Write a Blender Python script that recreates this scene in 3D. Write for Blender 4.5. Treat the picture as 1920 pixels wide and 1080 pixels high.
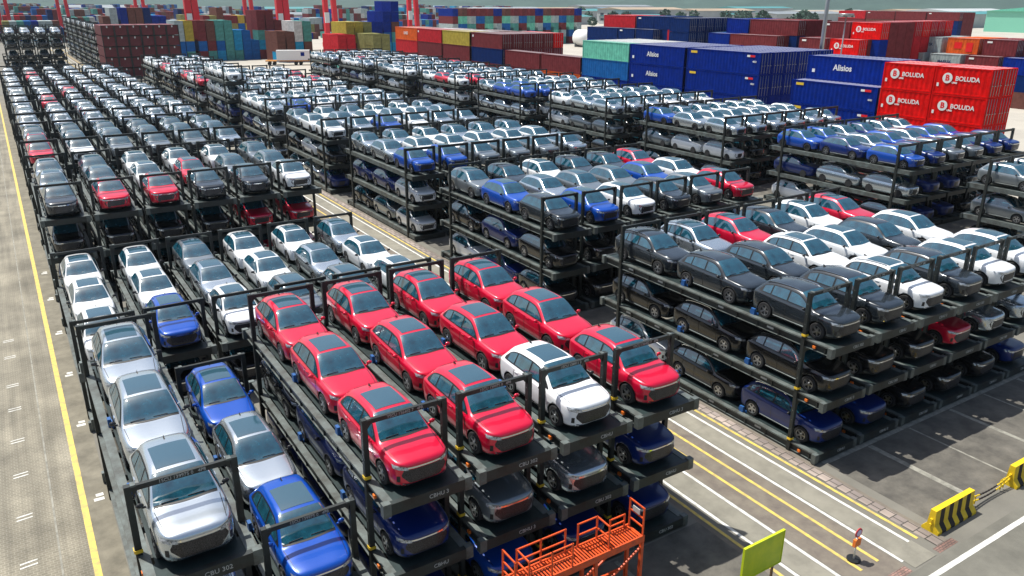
import bpy, math, random
from mathutils import Vector, Matrix
from mathutils.bvhtree import BVHTree
R = random.Random(11)
for o in list(bpy.data.objects): bpy.data.objects.remove(o)
sc = bpy.context.scene
COL = sc.collection

# ---------------------------------------------------------------- camera
CAM = Vector((-0.8265, -17.5538, 17.2412)); YAW, PIT, ROL, FPX = 0.5673, -0.3499, 0.0054, 1483.7
fw = Vector((math.sin(YAW)*math.cos(PIT), math.cos(YAW)*math.cos(PIT), math.sin(PIT)))
rt = Vector((math.cos(YAW), -math.sin(YAW), 0)); up = rt.cross(fw)
rt2 = rt*math.cos(ROL)+up*math.sin(ROL); up2 = -rt*math.sin(ROL)+up*math.cos(ROL)
cd = bpy.data.cameras.new('camera'); cam = bpy.data.objects.new('camera', cd); COL.objects.link(cam)
m = Matrix.Identity(4)
for i in range(3):
    m[i][0], m[i][1], m[i][2], m[i][3] = rt2[i], up2[i], -fw[i], CAM[i]
cam.matrix_world = m
cd.sensor_width = 36; cd.lens = FPX/1920*36; cd.clip_end = 6000; cd.clip_start = .1
sc.camera = cam

# ---------------------------------------------------------------- light
SUN = Vector((-0.20, 0.36, 0.90)).normalized()
w = bpy.data.worlds.new('World'); sc.world = w; w.use_nodes = True
nt = w.node_tree; bg = nt.nodes['Background']
sky = nt.nodes.new('ShaderNodeTexSky'); sky.sky_type = 'NISHITA'; sky.sun_disc = False
sky.sun_elevation = math.asin(SUN.z); sky.sun_rotation = math.atan2(SUN.x, SUN.y)
sky.altitude = 0; sky.air_density = 1.2; sky.dust_density = 2.5; sky.ozone_density = 1.5
nt.links.new(sky.outputs[0], bg.inputs[0]); bg.inputs[1].default_value = 0.085
sd = bpy.data.lights.new('sun', 'SUN'); sd.energy = 4.6; sd.angle = math.radians(.5); sd.color = (1, .965, .9)
so = bpy.data.objects.new('sun', sd); COL.objects.link(so)
so.rotation_euler = (-SUN).to_track_quat('-Z', 'Y').to_euler()
sc.view_settings.view_transform = 'Standard'; sc.view_settings.look = 'None'
sc.view_settings.exposure = 0.52; sc.view_settings.gamma = 1
sc.render.engine = 'CYCLES'

# ---------------------------------------------------------------- materials
def mat(name, col, rough=.6, metal=0., spec=.5, coat=0., var=0., scale=3., bump=0., bscale=20., col2=None, emis=None, coords='Object'):
    M = bpy.data.materials.new(name); M.use_nodes = True
    n = M.node_tree; b = n.nodes['Principled BSDF']
    c = tuple(col)+(1,)
    b.inputs['Base Color'].default_value = c; b.inputs['Roughness'].default_value = rough
    b.inputs['Metallic'].default_value = metal; b.inputs['Specular IOR Level'].default_value = spec
    b.inputs['Coat Weight'].default_value = coat; b.inputs['Coat Roughness'].default_value = .04
    if var or col2 or bump:
        tc = n.nodes.new('ShaderNodeTexCoord')
    if var or col2:
        nz = n.nodes.new('ShaderNodeTexNoise'); nz.inputs['Scale'].default_value = scale; nz.inputs['Detail'].default_value = 6
        nz.inputs['Roughness'].default_value = .65
        n.links.new(tc.outputs[coords], nz.inputs['Vector'])
        cr = n.nodes.new('ShaderNodeValToRGB'); cr.color_ramp.elements[0].position = .32; cr.color_ramp.elements[1].position = .7
        c2 = col2 or tuple(max(0, x*(1-var)) for x in col)
        cr.color_ramp.elements[0].color = tuple(c2)+(1,); cr.color_ramp.elements[1].color = c
        n.links.new(nz.outputs['Fac'], cr.inputs[0]); n.links.new(cr.outputs[0], b.inputs['Base Color'])
    if bump:
        nb = n.nodes.new('ShaderNodeTexNoise'); nb.inputs['Scale'].default_value = bscale
        n.links.new(tc.outputs[coords], nb.inputs['Vector'])
        bp = n.nodes.new('ShaderNodeBump'); bp.inputs['Strength'].default_value = bump; bp.inputs['Distance'].default_value = .02
        n.links.new(nb.outputs['Fac'], bp.inputs['Height']); n.links.new(bp.outputs[0], b.inputs['Normal'])
    return M
PAINT = {
 'red': mat('paint_red', (.66, .001, .035), .32, .22, coat=1),
 'white': mat('paint_white', (.80, .82, .83), .3, 0, coat=1),
 'silver': mat('paint_silver', (.56, .62, .67), .25, .8, coat=1),
 'grey': mat('paint_grey', (.22, .25, .27), .3, .55, coat=1),
 'dark grey': mat('paint_dark_grey', (.022, .029, .036), .25, .2, coat=1),
 'black': mat('paint_black', (.006, .0065, .0075), .25, .0, coat=.6),
 'blue': mat('paint_blue', (.002, .066, .40), .3, .15, coat=.8),
 'navy': mat('paint_navy', (.001, .018, .14), .3, 0, coat=.5),
}
GLASS = mat('car_glass', (.016, .105, .155), .05, 0, spec=.8, coat=0, col2=(.006, .035, .055), scale=2.6)
ROOFGL = mat('roof_glass', (.028, .078, .110), .10, 0, spec=.8, coat=0)
for g_ in (GLASS, ROOFGL): g_.node_tree.nodes['Principled BSDF'].inputs['IOR'].default_value = 2.0
DARKP = mat('mirror_black', (.02, .02, .022), .3)
TRIM = mat('black_trim', (.012, .013, .014), .45)
GRIL = mat('grille_mesh', (.10, .10, .11), .35, .6, spec=.6, col2=(.006, .006, .007), scale=38)
CHROME = mat('chrome', (.78, .80, .82), .12, 1)
LAMP = mat('headlamp', (.72, .76, .80), .12, .3, coat=1, col2=(.06, .07, .08), scale=14)
TYRE = mat('tyre', (.018, .018, .019), .85)
RIM = mat('rim', (.42, .43, .45), .3, .9)
TAIL = mat('tail_lamp', (.35, .005, .01), .2, coat=1)
FRAME = mat('rack_paint', (.026, .038, .038), .5, .15, col2=(.016, .014, .012), scale=2.2, bump=.15)
RAIL = mat('rack_rail_paint', (.145, .175, .168), .5, .15, col2=(.055, .055, .048), scale=1.9, bump=.15)  # weathered grey-green, tone raised to paint in the sunlit flange highlights
DECK = mat('rack_deck_paint', (.022, .040, .040), .5, .15, var=.5, scale=2)
STRAP = mat('blue_chock', (.015, .09, .28), .5)
WHITEP = mat('white_paint', (.75, .75, .72), .6)
LETTR = mat('worn_lettering', (.42, .43, .41), .6)
YELLOWP = mat('yellow_marker', (.75, .50, .03), .5)
ORANGEP = mat('orange_marker', (.8, .18, .02), .5)

# ---------------------------------------------------------------- mesh helpers
class MB:
    def __init__(s): s.v = []; s.f = []; s.m = []; s.sm = []
    def poly(s, pts, mi=0, smooth=False):
        b = len(s.v); s.v += [tuple(p) for p in pts]; s.f.append(tuple(range(b, b+len(pts)))); s.m.append(mi); s.sm.append(smooth)
    def box(s, x0, y0, z0, x1, y1, z1, mi=0):
        b = len(s.v)
        s.v += [(x0,y0,z0),(x1,y0,z0),(x1,y1,z0),(x0,y1,z0),(x0,y0,z1),(x1,y0,z1),(x1,y1,z1),(x0,y1,z1)]
        for q in ((0,3,2,1),(4,5,6,7),(0,1,5,4),(1,2,6,5),(2,3,7,6),(3,0,4,7)):
            s.f.append(tuple(b+i for i in q)); s.m.append(mi); s.sm.append(False)
    def bar(s, p, q, w, h=None, mi=0):
        p = Vector(p); q = Vector(q); h = h or w; d = (q-p).normalized()
        a = d.cross(Vector((0,0,1)));
        if a.length < .01: a = Vector((1,0,0))
        a.normalize(); c = a.cross(d).normalized(); a *= w/2; c *= h/2; b = len(s.v)
        for r in (p, q): s.v += [tuple(r-a-c), tuple(r+a-c), tuple(r+a+c), tuple(r-a+c)]
        for k in ((0,3,2,1),(4,5,6,7),(0,1,5,4),(1,2,6,5),(2,3,7,6),(3,0,4,7)):
            s.f.append(tuple(b+i for i in k)); s.m.append(mi); s.sm.append(False)
    def cyl(s, p, q, r, n=16, r2=None, mi=0, cap=True, smooth=True):
        p = Vector(p); q = Vector(q); r2 = r if r2 is None else r2; d = (q-p).normalized()
        a = d.cross(Vector((0,0,1)))
        if a.length < .01: a = Vector((1,0,0))
        a.normalize(); c = d.cross(a); b = len(s.v)
        for k in range(n):
            t = 2*math.pi*k/n; e = a*math.cos(t)+c*math.sin(t)
            s.v.append(tuple(p+e*r)); s.v.append(tuple(q+e*r2))
        for k in range(n):
            j = (k+1) % n; s.f.append((b+2*k, b+2*j, b+2*j+1, b+2*k+1)); s.m.append(mi); s.sm.append(smooth)
        if cap:
            s.f.append(tuple(b+2*k for k in range(n))[::-1]); s.m.append(mi); s.sm.append(False)
            s.f.append(tuple(b+2*k+1 for k in range(n))); s.m.append(mi); s.sm.append(False)
    def add(s, verts, faces, mi=0, smooth=False):
        b = len(s.v); s.v += verts
        for f in faces: s.f.append(tuple(b+i for i in f)); s.m.append(mi); s.sm.append(smooth)
    def mesh(s, name, mats):
        me = bpy.data.meshes.new(name); me.from_pydata(s.v, [], s.f)
        for M in mats: me.materials.append(M)
        me.polygons.foreach_set('material_index', s.m); me.polygons.foreach_set('use_smooth', s.sm)
        me.update(); return me
def link(name, me, parent=None, loc=None, paint=None):
    o = bpy.data.objects.new(name, me); COL.objects.link(o)
    if parent: o.parent = parent
    if loc: o.location = loc
    if paint:
        o.material_slots[0].link = 'OBJECT'; o.material_slots[0].material = paint
    return o
def empty(name, loc, label, cat, group=None, rz=0):
    o = bpy.data.objects.new(name, None); COL.objects.link(o); o.location = loc; o.rotation_euler.z = rz
    o.empty_display_size = .3
    return tag(o, label, cat, group)
def tag(o, label, cat, group=None):
    o['label'] = label; o['category'] = cat
    if group: o['group'] = group
    return o
def struct(name, mb, mats):
    o = link(name, mb.mesh(name, mats)); o['kind'] = 'structure'; return o
def stuff(name, me, label, cat):
    o = link(name, me); o['kind'] = 'stuff'; return tag(o, label, cat)
def text_mesh(s, size, mat_, depth=.006, name='lettering', space=1.0, bold=0):
    cu = bpy.data.curves.new('t', 'FONT'); cu.body = s; cu.size = size; cu.extrude = depth; cu.space_character = space
    cu.offset = bold; cu.align_x = 'CENTER'; cu.align_y = 'CENTER'; cu.resolution_u = 3
    o = bpy.data.objects.new('t', cu); COL.objects.link(o); bpy.context.view_layer.update()
    me = bpy.data.meshes.new_from_object(o.evaluated_get(bpy.context.evaluated_depsgraph_get()))
    bpy.data.objects.remove(o); bpy.data.curves.remove(cu)
    me.name = name; me.materials.clear(); me.materials.append(mat_); return me

# ---------------------------------------------------------------- the car: lofted body, front towards -Y
CF = 0.84                   # front axle behind the bumper; local y = s - 2.12
OY = 2.12; LEN = 4.25
ST = [ # s, w, zb, zs, we, ze, zt
(0.00,.36,.36,.72,.30,.765,.785),(0.025,.52,.29,.775,.46,.822,.842),(0.07,.64,.235,.82,.57,.858,.88),(0.14,.735,.20,.845,.645,.885,.908),
(0.26,.805,.18,.865,.70,.91,.936),(0.42,.85,.17,.885,.735,.932,.96),(0.66,.878,.17,.908,.755,.958,.99),(0.95,.888,.17,.93,.765,.985,1.02),(1.15,.89,.17,.945,.755,1.00,1.04),
(1.42,.89,.17,.955,.70,1.175,1.225),(1.70,.89,.17,.965,.645,1.35,1.41),(1.92,.89,.17,.97,.612,1.44,1.50),(2.35,.89,.17,.98,.592,1.48,1.545),
(2.95,.89,.17,.995,.58,1.47,1.54),(3.40,.888,.18,1.015,.568,1.425,1.50),(3.70,.882,.19,1.02,.56,1.37,1.445),(3.92,.868,.2,1.015,.575,1.22,1.275),
(4.07,.835,.22,1.0,.60,1.075,1.11),(4.15,.78,.25,.95,.60,.985,1.005),(4.21,.70,.30,.88,.52,.905,.925),(4.25,.60,.38,.78,.45,.81,.82)]
def pchip(xs, ys, x):
    n = len(xs); i = 0
    while i < n-2 and x > xs[i+1]: i += 1
    def sl(k): return (ys[k+1]-ys[k])/(xs[k+1]-xs[k])
    def dv(k):
        if k == 0: return sl(0)
        if k == n-1: return sl(n-2)
        a, b = sl(k-1), sl(k)
        return 0 if a*b <= 0 else 2*a*b/(a+b)
    h = xs[i+1]-xs[i]; t = (x-xs[i])/h
    return ys[i]*(2*t**3-3*t*t+1)+h*dv(i)*(t**3-2*t*t+t)+ys[i+1]*(-2*t**3+3*t*t)+h*dv(i+1)*(t**3-t*t)
SX = [r[0] for r in ST]
def zz(z): return z if z < .6 else .6+(z-.6)*1.07
def section(s, sub):
    w_, zb, zs, we, ze, zt = [pchip(SX, [r[k] for r in ST], s) for k in range(1, 7)]
    zs, ze, zt = zz(zs), zz(ze), zz(zt)
    P = [(0, zb), (.78*w_, zb), (.95*w_, zb+.09), (w_, zb*.45+zs*.55-.03), (.985*w_, zs-.09), (.935*w_, zs), (we, ze), (.62*we, ze+(zt-ze)*(.80 if s > 1.3 else 1.0)), (0, zt)]
    out = []
    n = len(P)
    for i in range(n-1):
        p0 = P[i-1] if i else (-P[1][0], P[1][1]); p3 = P[i+2] if i+2 < n else (-P[n-2][0], P[n-2][1])
        p1, p2 = P[i], P[i+1]
        for k in range(sub):
            t = k/sub
            c = []
            for d in (0, 1):
                a, b, e, f = p0[d], p1[d], p2[d], p3[d]
                tt = .42
                m1 = tt*(e-a); m2 = tt*(f-b)
                # limit tangents on uneven spans
                L = abs(e-b)+.02; m1 = max(-2.2*L, min(2.2*L, m1)); m2 = max(-2.2*L, min(2.2*L, m2))
                c.append(b*(2*t**3-3*t*t+1)+m1*(t**3-2*t*t+t)+e*(-2*t**3+3*t*t)+m2*(t**3-t*t))
            out.append(tuple(c))
    out.append(P[-1]); return out
def body_mesh(stations, sub, name):
    mb = MB(); rings = []
    for s in stations:
        h = section(s, sub); ring = []
        for x, z in h: ring.append((x, s-OY, z))
        for x, z in h[-2:0:-1]: ring.append((-x, s-OY, z))
        rings.append(ring)
    n = len(rings[0])
    for r in rings: mb.v += r
    for i in range(len(rings)-1):
        for j in range(n):
            k = (j+1) % n
            mb.f.append((i*n+j, i*n+k, (i+1)*n+k, (i+1)*n+j)); mb.m.append(0); mb.sm.append(True)
    mb.f.append(tuple(range(n))[::-1]); mb.m.append(0); mb.sm.append(True)
    mb.f.append(tuple((len(rings)-1)*n+j for j in range(n))); mb.m.append(0); mb.sm.append(True)
    return mb.mesh(name, [PAINT['white'], TRIM])
def dense(step_nose, step):
    out = []
    for a, b in zip(SX[:-1], SX[1:]):
        k = max(1, round((b-a)/(step_nose if a < .3 or a > 3.85 else step)))
        out += [a+(b-a)*i/k for i in range(k)]
    return out+[SX[-1]]
_full = body_mesh(dense(.04, .11), 3, 'body_solid')
bvh = BVHTree.FromPolygons([v.co for v in _full.vertices], [p.vertices for p in _full.polygons])
def cut_arches(me):
    o = bpy.data.objects.new('tmp', me); COL.objects.link(o); cut = []
    for yy in (CF, CF+2.57):
        c = MB(); c.cyl((-1.2, yy-OY, .335), (1.2, yy-OY, .335), .395, 28, mi=0); 
        # keep the middle of the car solid: two short drums
        for sgn in (-1, 1):
            d = MB(); d.cyl((sgn*.60, yy-OY, .345), (sgn*1.2, yy-OY, .345), .395, 24)
            cm = d.mesh('c', [TRIM]); co = bpy.data.objects.new('c', cm); COL.objects.link(co); cut.append(co)
            md = o.modifiers.new('b', 'BOOLEAN'); md.operation = 'DIFFERENCE'; md.solver = 'EXACT'; md.object = co
            try: md.material_mode = 'TRANSFER'
            except Exception: pass
    bpy.context.view_layer.update()
    r = bpy.data.meshes.new_from_object(o.evaluated_get(bpy.context.evaluated_depsgraph_get()))
    for c in cut+[o]: bpy.data.objects.remove(c)
    return r
def fix_mats(me):
    # arch linings (facing the drum axis) take the black trim
    ax = [(CF-OY), (CF+2.57-OY)]
    me.materials.clear(); me.materials.append(PAINT['white']); me.materials.append(TRIM)
    for p in me.polygons:
        c = p.center; lin = False
        for a in ax:
            d = math.hypot(c.y-a, c.z-.345)
            if abs(d-.395) < .02 and abs(c.x) > .55 and abs(p.normal.x) < .3: lin = True
            if abs(abs(c.x)-.6) < .01 and abs(p.normal.x) > .9 and d < .4: lin = True
        if c.z < .285 : lin = True
        p.material_index = 1 if lin else 0
        if lin: p.use_smooth = False
BODY0 = cut_arches(_full); fix_mats(BODY0); BODY0.name = 'body'
_lo = body_mesh(dense(.08, .3), 1, 'body_lo'); BODY1 = cut_arches(body_mesh(dense(.06, .2), 2, 'body_mid')); fix_mats(BODY1); BODY1.name = 'body'
def patch(f, ns, nt_, off, direction, mb=None, mi=0, flip=False):
    """grid patch thrown onto the body. f(u,v)->(a,b) in the projection plane"""
    mb = mb or MB(); b = len(mb.v); ok = True
    for i in range(ns+1):
        for j in range(nt_+1):
            a, c = f(i/ns, j/nt_)
            if direction == 'top': org, d = Vector((a, c-OY, 3)), Vector((0, 0, -1))
            elif direction == 'front': org, d = Vector((a, -4, c)), Vector((0, 1, 0))
            elif direction == 'back': org, d = Vector((a, 4, c)), Vector((0, -1, 0))
            elif direction == 'right': org, d = Vector((3, a-OY, c)), Vector((-1, 0, 0))
            else: org, d = Vector((-3, a-OY, c)), Vector((1, 0, 0))
            h, nn, _, _ = bvh.ray_cast(org, d)
            if h is None: h = org+d*(org.length-.1); nn = -d
            if nn.dot(d) > 0: nn = -nn
            mb.v.append(tuple(h+nn*off))
    for i in range(ns):
        for j in range(nt_):
            q = (b+i*(nt_+1)+j, b+(i+1)*(nt_+1)+j, b+(i+1)*(nt_+1)+j+1, b+i*(nt_+1)+j+1)
            mb.f.append(q[::-1] if flip else q); mb.m.append(mi); mb.sm.append(True)
    return mb
def lerp(a, b, t): return a+(b-a)*t
def f_wind(u, v):   # v 0 base .. 1 top
    hw = lerp(.725, .575, v); x = lerp(-hw, hw, u); s0 = 1.165+.06*(x/.7)**2; s1 = 1.90+.02*(x/.6)**2
    return x, lerp(s0, s1, v)
def f_cowl(u, v):
    x = lerp(-.72, .72, u); s0 = 1.085+.08*(x/.72)**2; return x, lerp(s0, s0+.09, v)
def f_roofg(u, v): return lerp(-.46, .46, u), lerp(2.02, 3.12, v)
def f_rear(u, v): return lerp(-lerp(.53, .62, v), lerp(.53, .62, v), u), lerp(3.72, 3.98, v)
TOPC = [(1.30,1.0),(1.55,1.17),(1.80,1.31),(2.05,1.385),(2.5,1.41),(3.0,1.395),(3.4,1.345),(3.65,1.27),(3.83,1.12),(3.88,1.06)]
def topc(s): return zz(pchip([a for a, b in TOPC], [b for a, b in TOPC], s))
def botc(s): return zz(.99+.02*(s-1.3))
def f_dlo(u, v):
    s = lerp(1.31, 3.86, u); return s, lerp(botc(s)-.005, max(topc(s)+.012, botc(s)+.01), v)
def f_pane(a, b):
    def f(u, v):
        s = lerp(a, b, u); return s, lerp(botc(s)+.03, max(topc(s)-.022, botc(s)+.035), v)
    return f
def f_gril(u, v):
    z = lerp(.31, .714, v); hw = .44+.21*min(1, (z-.31)/.22) - .07*max(0, (z-.56)/.145)
    return lerp(-hw, hw, u), z+.02*(lerp(-1, 1, u))**2
def f_bar(u, v):
    x = lerp(-.62, .62, u); z0 = .737+.025*(x/.62)**2; return x, z0+v*.046
def f_lip(u, v):
    x = lerp(-.62, .62, u); z0 = .262+.05*(x/.62)**4; return x, z0+v*.034
def f_lamp(sg):
    def f(u, v):
        x = lerp(.46, .80, u); z0 = .707+.062*u; z1 = .800+.080*u-.015*u*u; return sg*x, lerp(z0, z1, v)
    return f
def f_fog(sg):
    def f(u, v):
        return sg*lerp(.675, .745, u), lerp(.38, .56, v)
    return f
def f_tail(u, v):
    x = lerp(-.70, .70, u); return x, .80+.06*v
def mk(name, fn, ns, nt_, off, d, M, flip=False): return patch(fn, ns, nt_, off, d, flip=flip).mesh(name, [M])
P = {}
P['windshield'] = [mk('windshield', f_wind, 20, 14, .013, 'top', GLASS)]
P['cowl_panel'] = [mk('cowl_panel', f_cowl, 12, 2, .006, 'top', TRIM)]
P['sunroof'] = [mk('sunroof', f_roofg, 8, 8, .008, 'top', ROOFGL)]
P['rear_window'] = [mk('rear_window', f_rear, 8, 5, .006, 'top', GLASS)]
P['window_surround'] = [mk('window_surround', f_dlo, 40, 8, .008, d, TRIM, d == 'left') for d in ('left', 'right')]
P['side_window'] = [mk('side_window', f_pane(a, b), 12, 8, .015, d, GLASS, d == 'left') for d in ('left', 'right') for a, b in ((1.48, 2.36), (2.44, 3.20), (3.27, 3.66))]
P['grille'] = [mk('grille', f_gril, 12, 6, .006, 'front', GRIL)]
P['chrome_strip'] = [mk('chrome_strip', f_bar, 16, 1, .012, 'front', CHROME)]
P['lower_lip'] = [mk('lower_lip', f_lip, 12, 1, .012, 'front', CHROME)]
P['headlight'] = [mk('headlight', f_lamp(s), 8, 3, .012, 'front', LAMP, s < 0) for s in (-1, 1)]
P['air_vent'] = [mk('air_vent', f_fog(s), 2, 3, .008, 'front', TRIM, s < 0) for s in (-1, 1)]
P['tail_light'] = [mk('tail_light', f_tail, 12, 1, .01, 'back', TAIL, True)]
def mirror(sg):
    m_ = MB(); m_.cyl((sg*.86, 1.50-OY, .97), (sg*.95, 1.47-OY, 1.0), .03, 6)
    b = len(m_.v); cx, cy, cz = sg*.985, 1.46-OY, 1.065
    n = 10
    for k in range(5):
        t = -math.pi/2+math.pi*k/4
        for j in range(n):
            a = 2*math.pi*j/n; m_.v.append((cx+.10*math.cos(t)*math.cos(a), cy+.055*math.cos(t)*math.sin(a), cz+.065*math.sin(t)))
    for k in range(4):
        for j in range(n):
            q = (j+1) % n; m_.f.append((b+k*n+j, b+k*n+q, b+(k+1)*n+q, b+(k+1)*n+j)); m_.m.append(0); m_.sm.append(True)
    return m_.mesh('mirror', [PAINT['white']])
P['mirror'] = [mirror(-1), mirror(1)]
def railm(sg):
    m_ = MB(); pts = []
    for s in (2.0, 2.15, 2.6, 3.1, 3.5, 3.62):
        h = bvh.ray_cast(Vector((sg*.565, s-OY, 3)), Vector((0, 0, -1)))[0]; pts.append(h+Vector((0, 0, .0 if s in (2.0, 3.62) else .045)))
    for a, b in zip(pts[:-1], pts[1:]): m_.bar(a, b, .03, .022)
    return m_.mesh('roof_rail', [CHROME])
P['roof_rail'] = [railm(-1), railm(1)]
def f_sill(u, v): return lerp(1.28, 2.98, u), lerp(.285, .325, v)
P['sill_trim'] = [mk('sill_trim', f_sill, 6, 1, .014, d, CHROME, d == 'left') for d in ('left', 'right')]
SL1 = [mk('sill_trim', f_sill, 3, 1, .016, d, CHROME, d == 'left') for d in ('left', 'right')]
def f_hood(sg):
    return lambda u, v: (sg*(lerp(.66, .735, u)+.016*v), lerp(.20, 1.08, u))
P['panel_gap'] = [mk('panel_gap', f_hood(s_), 14, 1, .006, 'top', TRIM, s_ < 0) for s_ in (-1, 1)]
for d_ in ('left', 'right'):
    for s0_ in (1.34, 2.40, 3.14):
        P['panel_gap'].append(mk('panel_gap', lambda u, v: (s0_+.018*v+(.10*(1-u) if s0_ > 3 else 0), lerp(.33, .95, u)), 8, 1, .006, d_, TRIM, d_ == 'left'))
m_ = MB(); hz = bvh.ray_cast(Vector((0, 3.45-OY, 3)), Vector((0, 0, -1)))[0].z-.01
m_.add([(-.02, 3.38-OY, hz), (.02, 3.38-OY, hz), (.02, 3.55-OY, hz), (-.02, 3.55-OY, hz), (0, 3.52-OY, hz+.08), (0, 3.56-OY, hz+.08)], [(0, 1, 4), (1, 2, 5, 4), (2, 3, 5), (3, 0, 4, 5)])
hd = MB()
P['door_handle'] = []
for sg in (-1, 1):
    for s_ in (2.20, 3.02):
        h_ = bvh.ray_cast(Vector((sg*3, s_-OY, .90)), Vector((-sg, 0, 0)))[0]; q_ = MB(); q_.box(h_.x-.02, s_-OY-.09, .885, h_.x+.02, s_-OY+.09, .912); P['door_handle'].append(q_.mesh('door_handle', [PAINT['white']]))
P['wiper'] = []
for x0 in (-.55, .05):
    a_ = bvh.ray_cast(Vector((x0, 1.20-OY, 3)), Vector((0, 0, -1)))[0]; b_ = bvh.ray_cast(Vector((x0+.38, 1.20-OY, 3)), Vector((0, 0, -1)))[0]
    q_ = MB(); q_.bar(a_+Vector((0, 0, .03)), b_+Vector((0, 0, .03)), .013); P['wiper'].append(q_.mesh('wiper', [TRIM]))
P['antenna'] = [m_.mesh('antenna', [TRIM])]
def wheel_meshes(n):
    t = MB(); r = .335
    prof = [(-.105, .21), (-.105, .31), (-.085, r), (.085, r), (.105, .31), (.105, .22), (.07, .215)]
    for k in range(n):
        a0, a1 = 2*math.pi*k/n, 2*math.pi*(k+1)/n
        for (x0, r0), (x1, r1) in zip(prof[:-1], prof[1:]):
            t.poly([(x0, r0*math.cos(a0), r0*math.sin(a0)), (x1, r1*math.cos(a0), r1*math.sin(a0)), (x1, r1*math.cos(a1), r1*math.sin(a1)), (x0, r0*math.cos(a1), r0*math.sin(a1))], smooth=True)
    t.cyl((-.1, 0, 0), (.06, 0, 0), .215, n)
    q = MB()
    for k in range(5):
        a = 2*math.pi*k/5; d = Vector((0, math.cos(a), math.sin(a))); e = Vector((0, -math.sin(a), math.cos(a)))
        i, o_ = d*.04+Vector((.085, 0, 0)), d*.215+Vector((.098, 0, 0))
        q.poly([i-e*.035, o_-e*.055, o_+e*.02, i+e*.035]); 
        q.poly([i-e*.035-Vector((.03,0,0)), o_-e*.055-Vector((.03,0,0)), o_-e*.055, i-e*.035])
    q.cyl((.06, 0, 0), (.094, 0, 0), .05, 10)
    for k in range(n):
        a0, a1 = 2*math.pi*k/n, 2*math.pi*(k+1)/n
        q.poly([(.101, .222*math.cos(a0), .222*math.sin(a0)), (.101, .195*math.cos(a0), .195*math.sin(a0)), (.101, .195*math.cos(a1), .195*math.sin(a1)), (.101, .222*math.cos(a1), .222*math.sin(a1))])
    return t.mesh('wheel', [TYRE]), q.mesh('rim', [RIM])
W0 = wheel_meshes(20); W1 = wheel_meshes(12)
WPOS = [(sx*.785, yy-OY, .335, sx) for sx in (-1, 1) for yy in (CF, CF+2.57)]
# windows of a mid-distance car in one piece
g_ = MB(); patch(f_wind, 10, 6, .014, 'top', g_); patch(f_rear, 3, 2, .010, 'top', g_)
for d in ('left', 'right'): patch(f_dlo, 16, 4, .012, d, g_, flip=d == 'left')
WIN1 = g_.mesh('windows', [GLASS])
SUN1 = patch(f_roofg, 3, 3, .009, 'top').mesh('sunroof', [ROOFGL])
GR1 = patch(f_gril, 6, 3, .007, 'front').mesh('grille', [GRIL])
CH1 = patch(f_bar, 8, 1, .013, 'front').mesh('chrome_strip', [CHROME])
HL1 = [patch(f_lamp(s), 3, 1, .013, 'front', flip=s < 0).mesh('headlight', [LAMP]) for s in (-1, 1)]

def build_car(loc, colour, lod, sunroof, rails, label, rz=0):
    rz += random.Random(label).uniform(-.012, .012)
    t = empty('parked_car', loc, label, 'car', 'new cars loaded on the steel racks', rz)
    pm = PAINT[colour]
    link('body', BODY0 if lod == 0 else BODY1, t, paint=pm)
    if lod == 0:
        for k in ('windshield', 'cowl_panel', 'rear_window', 'window_surround', 'side_window', 'grille', 'chrome_strip', 'lower_lip', 'headlight', 'air_vent', 'antenna', 'sill_trim', 'panel_gap', 'wiper'):
            for me in P[k]: link(k, me, t)
        if sunroof: link('sunroof', P['sunroof'][0], t)
        if rails:
            for me in P['roof_rail']: link('roof_rail', me, t)
        for me in P['door_handle']: link('door_handle', me, t, paint=pm)
        for me in P['mirror']: link('mirror', me, t, paint=pm if colour in ('red', 'blue') else DARKP)
        for x, y, z, sx in WPOS:
            wl = link('wheel', W0[0], t, (x, y, z)); wl.rotation_euler.z = 0 if sx > 0 else math.pi
            link('rim', W0[1], wl)
    else:
        link('windows', WIN1, t); link('grille', GR1, t); link('chrome_strip', CH1, t)
        for me in HL1: link('headlight', me, t)
        if sunroof: link('sunroof', SUN1, t)
        if lod == 1:
            for me in P['mirror']: link('mirror', me, t, paint=DARKP)
            for me in SL1: link('sill_trim', me, t)
        for x, y, z, sx in WPOS:
            if lod == 2 and sx > 0: continue      # the far side of a distant car never shows
            wl = link('wheel', W1[0], t, (x, y, z)); wl.rotation_euler.z = 0 if sx > 0 else math.pi
            if lod == 1: link('rim', W1[1], wl)
    return t
# far cars in one mesh
LOV = [tuple(v.co) for v in _lo.vertices]; LOF = [tuple(p.vertices) for p in _lo.polygons]
LG = MB(); patch(f_wind, 3, 2, .012, 'top', LG)
for d in ('left', 'right'): patch(f_dlo, 5, 1, .012, d, LG, flip=d == 'left')
LR = patch(f_roofg, 2, 2, .012, 'top'); LGR = patch(f_gril, 3, 2, .012, 'front')
LW = MB()
for x, y, z, sx in WPOS: LW.cyl((x-.1*sx, y, z), (x+.115*sx, y, z), .335, 8)

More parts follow.
